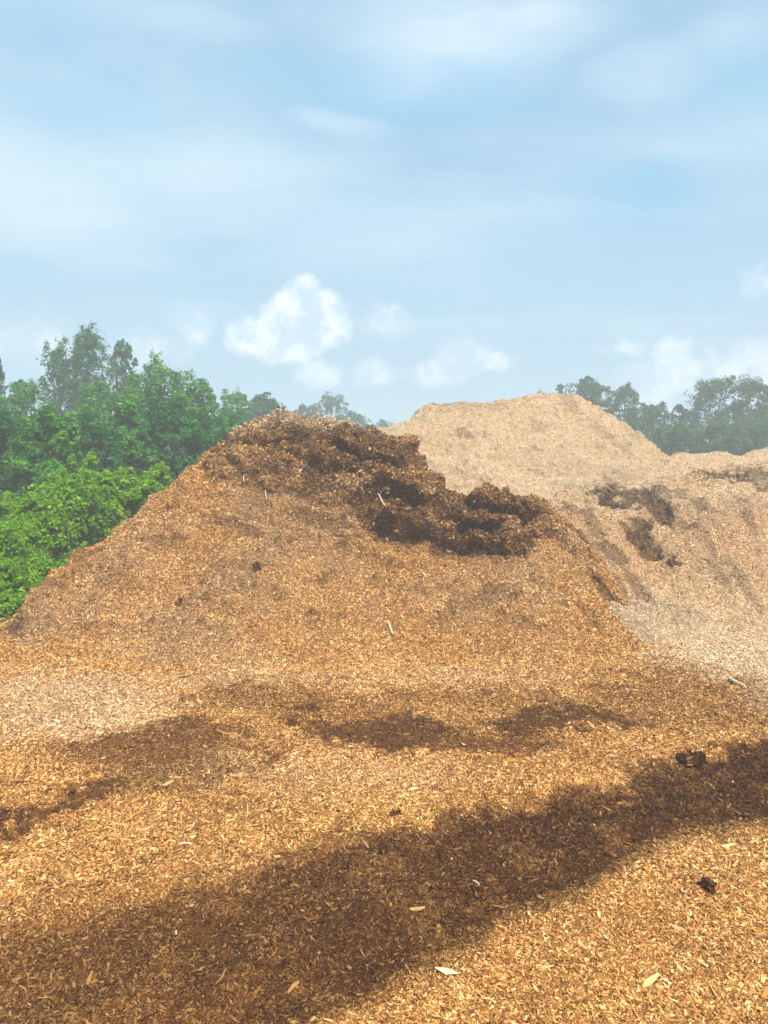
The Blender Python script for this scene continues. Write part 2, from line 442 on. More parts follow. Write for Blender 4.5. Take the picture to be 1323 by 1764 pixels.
def make_pile(name, label, cols, nu, nv, crust, blobs, palefn, chips, seed, rough=1.0, back=.8, vd=None, group=None, csize=1.0, con=1.0):
    B, tu, tv = loft(cols, nu, nv, back, vd)
    Nn = grid_normals(B)
    if Nn[..., 2].mean() < 0: Nn = -Nn
    px, py, dep, n1, n2, n3, sd, tone, bl = pile_fields(B, crust, blobs, 0, seed=seed)
    zf = sstep(0, .35, B[..., 2])
    clods = np.maximum(0, fbm(B, 4.5, 3, 171 + seed) - .18) * 2
    n4 = fbm(B * np.array([.45, 1.0, 1.8]), 1.6, 4, 191 + seed)
    disp = rough * (.15 * n1 + .18 * n4 + .095 * n2 + .05 * n3 + .16 * clods * (.3 + tone)) * zf
    disp = disp - .16 * sstep(.3, .9, bl)
    if crust: disp = disp - .05 * sstep(0, 10, sd)
    D = B + Nn * disp[..., None]
    # small hollows and slumps in the surface
    pale = palefn(px, py, n1, n2)
    base = np.array([D[..., 0].mean(), D[..., 1].mean(), 0])
    root = empty(name, base)
    tag(root, label, 'mulch pile', group)
    q = grid_faces(nu, nv)
    if Nn_flip(D, q): q = q[:, ::-1]
    V = D.reshape(-1, 3)
    o = mesh_obj('heap', V - base, q, M_base, root, {'tone': tone.ravel(), 'pale': pale.ravel()})
    Nd = grid_normals(D)
    if Nd[..., 2].mean() < 0: Nd = -Nd
    qc = V[q].mean(1)
    rowf = (q % nv).mean(1) / nv
    toprow = (tv >= len(cols[0][2]) + 3 + .6).argmax() / nv
    w = quad_area(V, q) / chip_size(qc) ** 2 * np.where(rowf > toprow, .18, 1) * (1 + .4 * fbm(qc, 2, 3, 9))
    w = w * (qc[:, 2] > -.05)
    w = np.maximum(w, 0)
    fn = lambda P: chip_size(P + base) * csize
    scatter_chips('loose_chips', V - base, Nd.reshape(-1, 3), q, w, chips, fn, tone.ravel(), pale.ravel(), root, seed + 40, tilt=.55, wide=.26, con=con)['kind'] = 'stuff'
    return root, base, B, Nn, px, py, tv, sd

def Nn_flip(D, q):
    V = D.reshape(-1, 3)
    a = V[q[::97, 1]] - V[q[::97, 0]]; b = V[q[::97, 3]] - V[q[::97, 0]]
    return np.cross(a, b)[:, 2].mean() < 0

FBL = [(640, 960, 90, 12, 12, .4), (400, 905, 70, 14, 15, .4), (150, 960, 40, 12, -40, .4), (770, 1060, 60, 10, 0, .3), (380, 1040, 70, 12, 8, .3), (560, 1060, 50, 10, -10, .3), (900, 1075, 60, 10, 10, .3), (170, 1080, 60, 9, -10, .35), (600, 930, 60, 10, 20, .45), (1020, 1060, 50, 12, 45, .4), (440, 980, 22, 9, 0, .8), (318, 1047, 14, 9, 0, .9), (290, 930, 45, 16, -10, .4), (480, 1020, 30, 14, 10, .4), (100, 1015, 60, 16, -38, .5), (20, 1080, 40, 14, -40, .6), (560, 995, 30, 12, 0, .4),
       (985, 940, 36, 26, 40, .85), (1040, 1010, 60, 10, 50, .6), (1090, 1070, 40, 9, 50, .6), (690, 1010, 80, 14, 10, .25), (840, 1030, 90, 16, -5, .25), (560, 900, 80, 18, 12, .5), (300, 860, 40, 10, -40, .35),
       (210, 1010, 60, 14, 0, .3), (250, 1085, 90, 12, 0, .2), (950, 1010, 70, 14, 20, .3)]
front, fbase, FB, FN, fpx, fpy, ftv, fsd = make_pile('mulch_pile', 'large golden mulch heap in front with a dark clumpy cap, bushes behind its left flank', FRONT, 1150, 620,
    CRUST, FBL, lambda px, py, n1, n2: np.clip(sstep(780, 720, py) * .45 + .10 + .35 * n1, 0, .6), 600000, 0, con=.85)

# dark wet crust that slumps over the upper face: a clumpy slab standing proud of the slope
def make_crust():
    nu, nv = FB.shape[:2]
    P = FB
    m0 = fsd
    r = np.clip(m0, 0, 60)
    c1 = fbm(P * np.array([1, 1, 1.5]), 1.5, 3, 301); c2 = fbm(P, 2.9, 4, 311, .42); c3 = 1 - np.abs(fbm(P, 5.2, 3, 331)) * 2.2
    c4 = fbm(P, 13, 3, 341)
    thick = sstep(0, 9, r) * (.10 + .20 * sstep(0, 34, r)) * np.interp(fpx, [350, 480, 620, 760, 950, 1020], [.35, .6, 1.0, 1.15, .60, .12])
    ledge = np.zeros_like(r)
    for cx, cy, rx, ry, ang in ((640, 790, 90, 26, 20), (700, 850, 80, 20, 25), (850, 940, 120, 18, -2), (880, 880, 90, 12, 4), (560, 800, 90, 16, 14), (820, 905, 70, 12, 0), (480, 765, 60, 14, -8), (700, 915, 70, 14, 15)):
        ledge = np.maximum(ledge, sstep(0, .55, blob(fpx + 25 * c2, fpy + 12 * c2, cx, cy, rx, ry, ang)))
    clump = .42 * ledge + .34 * c1 + .46 * c2 + .10 * c3 + .07 * c4
    d = thick * .9 + sstep(0, 14, r) * clump * np.interp(fpx, [350, 520, 700, 880, 970], [.45, .75, 1.1, .75, .22]) - .03
    Nn = FN.copy(); Nn[..., 2] += .15; Nn[..., 1] -= .35 * sstep(.2, .5, c2 + ledge * .5)
    Nn /= np.linalg.norm(Nn, axis=2, keepdims=True)
    rows = np.arange(nv)
    rowok = (ftv < 5.35)[None, :]
    topfade = sstep(5.4, 4.3, ftv)[None, :]
    d = d * (.12 + .88 * topfade)
    keep = (m0 > -3) & rowok
    flatten = np.array([1, 1, .8])
    Q = P + Nn * d[..., None] * flatten
    fm = keep[:-1, :-1] & keep[1:, :-1] & keep[1:, 1:] & keep[:-1, 1:]
    q = grid_faces(nu, nv, fm)
    if Nn_flip(Q, grid_faces(nu, nv)): q = q[:, ::-1]
    used, inv = np.unique(q.ravel(), return_inverse=True)
    V = Q.reshape(-1, 3)[used]; q = inv.reshape(-1, 4)
    tone = np.clip(.76 - .30 * sstep(.0, .5, c2) - .26 * sstep(.05, .5, fbm(P, 1.1, 3, 361)), .35, 1).reshape(-1)[used]
    tone = np.clip(tone - .30 * sstep(755, 715, fpy.reshape(-1)[used]) - .15 * sstep(500, 380, fpx.reshape(-1)[used]), .25, 1)
    tone = np.clip(tone - .45 * sstep(900, 1000, fpx.reshape(-1)[used]) - .35 * sstep(0, .6, blob(fpx, fpy, 890, 905, 80, 12, 6)).reshape(-1)[used] - .3 * sstep(0, .6, blob(fpx, fpy, 560, 745, 60, 16, 6)).reshape(-1)[used], .25, 1)
    pale = np.clip(sstep(780, 725, fpy.reshape(-1)[used]) * .7 + .15, 0, 1)
    o = mesh_obj('damp_crust', V - fbase, q, M_base, front, {'tone': tone, 'pale': pale})
    o['label'] = 'dark brown wet clumps slumping over the upper face'
    Ng = grid_normals(Q)
    if Ng[..., 2].mean() < 0: Ng = -Ng
    Nv = Ng.reshape(-1, 3)[used]
    w = quad_area(V, q) / .005
    ch = scatter_chips('crust_chips', V - fbase, Nv, q, w, 150000, lambda p: np.full(len(p), .046), tone, pale, o, 77, tilt=.55, wide=.30, lift=.8)
    ch['kind'] = 'stuff'
make_crust()
print('front', time.time() - T0)

# ---- right pile ------------------------------------------------------------------------
RIGHT = [
    (880, 1085, [(970, 17.6)], (905, 18.6)),
    (935, 1085, [(960, 17.6)], (862, 19.4)),
    (1000, 1090, [(955, 17.4)], (842, 20.0)),
    (1060, 1096, [(960, 17.0)], (838, 20.2)),
    (1120, 1102, [(960, 16.9)], (834, 20.4)),
    (1160, 1104, [(965, 16.6)], (826, 20.5)),
    (1205, 1106, [(965, 16.4)], (812, 20.6)),
    (1260, 1108, [(960, 16.4)], (808, 20.6)),
    (1323, 1110, [(955, 16.4)], (804, 20.6)),
    (1400, 1112, [(955, 16.4)], (802, 20.5)),
    (1500, 1116, [(965, 16.2)], (808, 20.2)),
    (1620, 1120, [(990, 15.9)], (850, 19.4)),
    (1760, 1124, [(1050, 15.2)], (950, 17.8)),
    (1880, 1128, [(1110, 14.4)], (1090, 15.4)),
]
RBL = [(985, 880, 50, 14, 10, .5), (1150, 850, 60, 10, 4, .45), (1010, 950, 14, 60, -32, .5), (1215, 930, 10, 60, -30, .35), (1285, 1010, 12, 70, -35, .35), (1180, 905, 30, 12, 20, .45), (1065, 1010, 14, 50, -35, .5), (1048, 856, 48, 16, 4, .85), (1105, 858, 58, 20, 10, .8), (1140, 885, 34, 24, 40, .75), (1105, 915, 30, 40, 10, .8), (1120, 950, 28, 24, 0, .75), (1160, 970, 26, 14, 50, .8), (1085, 905, 26, 20, 0, .6),
       (1250, 822, 60, 12, 0, .7), (1300, 815, 40, 10, 0, .6), (1205, 868, 20, 16, 30, .5), (1020, 900, 16, 40, -20, .45), (1060, 960, 40, 16, 30, .5), (1180, 1060, 60, 6, 8, .25), (1290, 900, 40, 14, 60, .35),
       (1240, 990, 50, 9, 55, .35), (1100, 1010, 60, 14, 50, .4), (1310, 830, 30, 12, 0, .5)]
make_pile('mulch_pile', 'tan mulch slope at right with dark broken patches near its rim', RIGHT, 620, 420, None, RBL,
    lambda px, py, n1, n2: np.clip(.46 + .3 * n1 + .30 * sstep(960, 1080, py) + .3 * sstep(900, 850, py), 0, 1), 330000, 60, rough=1.0, csize=.9, con=.8)

# ---- back pile -------------------------------------------------------------------------
BACK = [
    (520, 978, [(892, 27.2)], (872, 27.8)),
    (570, 978, [(862, 27.2)], (790, 28.0)),
    (625, 978, [(837, 27.2)], (754, 29.5)),
    (690, 978, [(822, 27.2)], (733, 30.5)),
    (735, 978, [(817, 27.2)], (706, 31.5)),
    (790, 978, [(807, 27.2)], (692, 32.0)),
    (850, 978, [(802, 27.2)], (689, 32.0)),
    (905, 978, [(800, 27.2)], (685, 32.0)),
    (955, 978, [(798, 27.2)], (681, 32.0)),
    (988, 978, [(800, 27.2)], (682, 31.8)),
    (1040, 978, [(812, 27.2)], (712, 31.2)),
    (1095, 978, [(827, 27.2)], (747, 30.2)),
    (1145, 978, [(847, 27.2)], (784, 29.0)),
    (1200, 978, [(872, 27.2)], (818, 28.0)),
    (1270, 978, [(897, 27.2)], (890, 27.8)),
]
make_pile('mulch_pile', 'biggest pale hazy-toned mulch heap rising behind the dark capped one', BACK, 560, 330, None,
    [(800, 700, 90, 9, -4, .3), (985, 695, 30, 14, 40, .3), (1060, 760, 70, 10, 40, .25), (800, 745, 20, 8, 0, .4), (710, 762, 12, 6, 30, .6), (920, 735, 60, 8, 0, .2)],
    lambda px, py, n1, n2: np.clip(.88 + .25 * n1, 0, 1), 230000, 120, rough=1.2, csize=.9, con=.55)  # high pale value puts hazy whitening into the heap colour
MOUND1 = [
    (1080, 958, [(880, 27.4)], (840, 27.6)),
    (1125, 958, [(855, 27.4)], (800, 28.4)),
    (1160, 958, [(845, 27.4)], (784, 29)),
    (1200, 958, [(842, 27.4)], (784, 29.2)),
    (1238, 958, [(838, 27.4)], (779, 29.4)),
    (1270, 958, [(842, 27.4)], (784, 29.2)),
    (1305, 958, [(855, 27.4)], (797, 28.8)),
    (1350, 958, [(880, 27.4)], (835, 27.6)),
]
make_pile('mulch_pile', 'low pale mound seen over the right slope, below the far trees', MOUND1, 240, 150, None, [], lambda px, py, n1, n2: np.clip(.85 + .25 * n1, 0, 1), 45000, 180, csize=.95, con=.6)
MOUND2 = [
    (1235, 941, [(865, 30.6)], (825, 31)),
    (1275, 941, [(845, 30.6)], (790, 32)),
    (1323, 941, [(830, 30.6)], (771, 33)),
    (1380, 941, [(820, 30.6)], (756, 33.5)),
    (1450, 941, [(820, 30.6)], (752, 33.5)),
    (1530, 941, [(835, 30.6)], (775, 33)),
    (1600, 941, [(865, 30.6)], (825, 31.5)),
]
make_pile('mulch_pile', 'pale mound cut by the right edge of the photo, beside the low mound', MOUND2, 240, 150, None, [], lambda px, py, n1, n2: np.clip(.85 + .25 * n1, 0, 1), 45000, 210, csize=.95, con=.6)
print('piles', time.time() - T0)

# ------------------------------------------------------------------ sticks and clods
def tube(path, radii, sides=6):
    path = np.array(path, float); n = len(path); V = []
    for i in range(n):
        t = path[min(i + 1, n - 1)] - path[max(i - 1, 0)]; t /= np.linalg.norm(t) + 1e-9
        a = np.cross(t, [0.13, .21, .97]); a /= np.linalg.norm(a) + 1e-9; b = np.cross(t, a)
        for k in range(sides):
            ph = 2 * math.pi * k / sides
            V.append(path[i] + radii[i] * (a * math.cos(ph) + b * math.sin(ph)))
    Q = []
    for i in range(n - 1):
        for k in range(sides):
            Q.append((i * sides + k, i * sides + (k + 1) % sides, (i + 1) * sides + (k + 1) % sides, (i + 1) * sides + k))
    return V, Q
def plain(name, c0, c1):
    m, nt, b = new_mat(name)
    g = N(nt, 'ShaderNodeTexNoise'); g.inputs['Scale'].default_value = 30; g.inputs['Detail'].default_value = 5
    nt.links.new(ramp(nt, g.outputs[0], [(.3, c0), (.7, c1)]), b.inputs['Base Color']); b.inputs['Roughness'].default_value = .8
    return m
M_straw = plain('pale_wood', (.55, .38, .20), (.80, .64, .42))
M_stick = plain('brown_wood', (.10, .05, .025), (.24, .13, .06))
def surf_point(px, py):
    """nearest point of the front pile seen at a pixel"""
    d = (fpx - px) ** 2 + (fpy - py) ** 2
    d = np.where((ftv < 5.2)[None, :], d, 1e12)
    i = np.unravel_index(np.argmin(d), d.shape); return FB[i], FN[i]
def stick(p0, p1, r, mat, label, sag=.006, cat='stick'):
    p0 = np.array(p0, float); p1 = np.array(p1, float); g = np.random.default_rng(int(abs(p0[0]) * 1000) % 9999)
    L = np.linalg.norm(p1 - p0); pts = []
    for k in range(7):
        t = k / 6; p = p0 + (p1 - p0) * t + g.normal(0, .012 * L, 3) + np.array([0, 0, sag * math.sin(math.pi * t)]); pts.append(p - p0)
    rr = [r * (1 - .55 * abs(k / 6 - .35)) for k in range(7)]
    V, Q = tube(pts, rr)
    o = mesh_obj('stick', V, np.array(Q), mat, None); o.location = tuple(p0)
    n = len(V)
    tag(o, label, cat)
    return o
def on_front(px0, py0, px1, py1, off0=.18, off1=.25, **k):
    a, na = surf_point(px0, py0); b, nb = surf_point(px1, py1)
    return a + na * off0, b + nb * off1
for (a, b, oa, ob, r, m, lab) in (
    ((652, 842), (657, 872), .36, .45, .013, M_straw, 'thin pale upright stick in the middle of the dark cap'),
    ((652, 870), (664, 900), .38, .42, .016, M_straw, 'pale bent stick low on the dark cap, just under the thin upright one'),
    ((466, 745), (473, 766), .16, .2, .018, M_straw, 'short pale splinter near the peak of the dark capped heap'),
    ((650, 812), (657, 822), .42, .5, .018, M_straw, 'small whitish splinter at the crown shoulder of the dark cap'),
    ((421, 824), (424, 842), .10, .25, .014, M_straw, 'pale splinter standing at the lower left rim of the dark cap'),
    ((668, 1074), (676, 1102), .05, .12, .022, M_straw, 'long pale splinter low on the golden face of the front heap'),
    ((724, 985), (732, 998), .05, .08, .018, M_straw, 'pale splinter just below the dark cap, right of centre'),
    ((457, 850), (460, 872), .10, .22, .012, M_straw, 'fine pale straw sticking out under the left of the dark cap'),
):
    p0, p1 = on_front(*a, *b, oa, ob)
    stick(p0, p1, r, m, lab)
stick(ground_pt(1256, 1172) + [0, 0, .04], ground_pt(1286, 1190) + [0, 0, .045], .024, M_straw, 'broad pale board piece on the yard floor below the right slope')
stick(ground_pt(372, 1466) + [0, 0, .03], ground_pt(420, 1462) + [0, 0, .03], .007, M_straw, 'slim pale stick lying on the floor between the two dark bands')
stick(ground_pt(306, 1461) + [0, 0, .03], ground_pt(330, 1458) + [0, 0, .03], .011, M_straw, 'thick pale chip left of the slim stick between the dark bands')
stick(ground_pt(562, 1182) + [0, 0, .03], ground_pt(574, 1170) + [0, 0, .06], .014, M_stick, 'little dark twig on the floor at the foot of the front heap')
stick(ground_pt(815, 1523) + [0, 0, .03], ground_pt(826, 1534) + [0, 0, .05], .008, M_straw, 'thin straw lying inside the wide dark band')

def clod(px, py, rx, label, tonev, palev, squash=.6, seed=0, name='mulch_clod'):
    c = ground_pt(px, py)
    n = 40; th = np.linspace(0, 2 * math.pi, n * 2, endpoint=False); ph = np.linspace(.02, math.pi - .02, n)
    TH, PH = np.meshgrid(th, ph, indexing='ij')
    D = np.stack([np.cos(TH) * np.sin(PH), np.sin(TH) * np.sin(PH), np.cos(PH)], -1)
    r = 1 + .55 * fbm(D + seed * 3.1, 1.6, 4, 400 + seed) + .25 * fbm(D + seed, 6, 3, 420 + seed)
    P = D * r[..., None] * rx * np.array([1, .8, squash]); P[..., 2] = np.maximum(P[..., 2], -.25 * rx)
    P = np.concatenate([P, P[:1]], 0)
    V = P.reshape(-1, 3); q = grid_faces(P.shape[0], P.shape[1])
    if (np.cross(V[q[:, 1]] - V[q[:, 0]], V[q[:, 3]] - V[q[:, 0]]) * V[q].mean(1)).sum() < 0: q = q[:, ::-1]
    t = np.full(len(V), tonev); p_ = np.full(len(V), palev)
    o = mesh_obj(name, V, q, M_base, None, {'tone': t, 'pale': p_}); o.location = (c[0], c[1], .25 * rx * squash + .0)
    tag(o, label, 'clod')
    Nn = V / np.linalg.norm(V, axis=1, keepdims=True)
    s = scatter_chips('clod_chips', V, Nn, q, np.maximum(quad_area(V, q), 0), int(260 * (rx / .1)), lambda P: np.full(len(P), .05), t, p_, o, seed + 5, tilt=.5)
    s['kind'] = 'stuff'
clod(1186, 1312, .16, 'dark crumbly clod at the upper edge of the wide dark band', .95, 0, .45, 1)
clod(1218, 1527, .04, 'small dark lump on the bright chips, lower right', .95, 0, .9, 2)
clod(683, 1408, .05, 'dark lump beside the tip of the wide dark band', .9, 0, .6, 3)

# ------------------------------------------------------------------ trees
def leaves(C, Rm, nper, size, g, droop=.0, inner=.70):
    """leaf quads round lobe centres C (k,3) with radii Rm (k,3)"""
    k = len(C); idx = np.repeat(np.arange(k), nper); n = len(idx)
    d = g.normal(size=(n, 3)); d /= np.linalg.norm(d, axis=1, keepdims=True)
    d[:, 2] = np.where(d[:, 2] < -.35, -d[:, 2], d[:, 2])
    rr = inner + (1.08 - inner) * g.random(n) ** .55
    # ragged shell: noise makes sprays and gaps
    P = C[idx] + d * rr[:, None] * Rm[idx]
    nz = fbm(P, 1.5 / max(size * 3, .35), 3, int(g.integers(1000)))
    P = P + d * (nz * .75)[:, None] * Rm[idx]
    keep = fbm(P, .8 / max(size * 3, .25), 3, int(g.integers(1000))) > -.08
    P, d, idx = P[keep], d[keep], idx[keep]; n = len(P)
    nor = d * .95 + g.normal(0, .38, (n, 3)) + np.array([0, 0, .40]); nor /= np.linalg.norm(nor, axis=1, keepdims=True)
    R = g.normal(size=(n, 3)); a = np.cross(nor, R); a /= np.linalg.norm(a, axis=1, keepdims=True) + 1e-9
    b = np.cross(nor, a)
    L = (size * np.exp(g.normal(0, .3, n)))[:, None]
    Wd = L * g.uniform(.35, .6, n)[:, None]
    fold = nor * L * .12
    V = np.stack([P - a * L * .5, P - b * Wd * .5 + fold * .6, P + a * L * .5 - fold, P + b * Wd * .5 + fold * .6], 1).reshape(-1, 3)
    q = np.arange(n * 4).reshape(-1, 4)
    r = np.clip(.45 + .30 * g.normal(size=n) * .7 + .25 * (g.random(k)[idx] - .5), 0, 1)
    return V, q, np.repeat(r, 4)

def tree(name, label, cat, px, py, D, wpx, mat, group, leaf=.12, nl=9000, low=.12, seed=0, shape='round', gaps=1.0):
    nl = int(nl * 1.5); leaf = leaf * (1.1 if D < 25 else 1.25)
    g = np.random.default_rng(seed + 900)
    top = at(px, py, D); hgt = top[2]; wid = wpx / F * D
    base = np.array([top[0], D, 0.0])
    root = empty(name, base); tag(root, label, cat, group)
    k = {'round': 34, 'tall': 30, 'open': 36, 'shrub': 30}[shape]
    C = []; R = []
    zlo = hgt * low
    for i in range(k):
        t = (i + .5) / k                                    # height fraction
        z = zlo + (hgt - zlo) * (t ** .85)
        if shape == 'tall': env = .42 * math.sin(math.pi * min(1, .30 + .62 * t)) + .05
        elif shape == 'open': env = .55 * math.sin(math.pi * (.12 + .80 * t)) + .1
        else: env = .52 * math.sqrt(max(0, 1 - (t * .97) ** 2.4)) + .03
        ang = i * 2.39996 + g.uniform(-.4, .4); rad = env * wid * (g.uniform(.35, 1.0) if i < k - 1 else .15)
        lr = wid * (.20 if shape != 'open' else .17) * g.uniform(.55, 1.6) * (1 - .35 * t)
        c = np.array([math.cos(ang) * rad * .85, math.sin(ang) * rad * .85, z - lr * .7])
        C.append(c); R.append([lr, lr, lr * g.uniform(.8, 1.15) * (1.5 if shape == 'tall' else 1.1)])
    C = np.array(C); R = np.array(R)
    # small sprays that break the outline
    ns = 90
    pick = g.integers(0, k, ns); dd = g.normal(size=(ns, 3)); dd[:, 2] = np.abs(dd[:, 2]) * .9; dd /= np.linalg.norm(dd, axis=1, keepdims=True)
    C2 = C[pick] + dd * R[pick] * g.uniform(.95, 1.35, ns)[:, None]; R2 = np.maximum(R[pick] * .36, .08) * np.array([1, 1, 1.35])
    V1, q1, r1 = leaves(C, R, nl // k, leaf, g)
    V2, q2, r2 = leaves(C2, R2, max(nl // 160, 30), leaf * .9, g, inner=.2)
    V = np.concatenate([V1, V2]); q = np.concatenate([q1, q2 + len(V1)]); r = np.concatenate([r1, np.clip(r2 + .1, 0, 1)])
    crown = mesh_obj('crown', V, q, mat, root, {'rnd': r}, smooth=False)
    # trunk with limbs
    tr = .018 * hgt + .03
    tp = [np.array([0, 0, -.1])]
    for s in range(1, 7): tp.append(np.array([g.normal(0, .02) * hgt, g.normal(0, .02) * hgt, hgt * .72 * s / 6]))
    TV, TQ = tube(tp, [tr * (1.25 - .9 * s / 6) for s in range(7)], 7)
    TV = list(TV); TQ = list(TQ)
    for c in C[g.permutation(k)[:9]]:
        s0 = tp[1] + (tp[-1] - tp[1]) * min(max((c[2] / hgt - .25), .02), .85)
        mid = (s0 + c) / 2 + np.array([0, 0, -.03 * hgt])
        v, qq = tube([s0, mid, c, c + (c - mid) * .35], [tr * .45, tr * .32, tr * .18, tr * .06], 5)
        off = len(TV); TV += list(v); TQ += [tuple(x + off for x in f) for f in qq]
    mesh_obj('trunk', np.array(TV), np.array(TQ), M_bark, root)
    return root

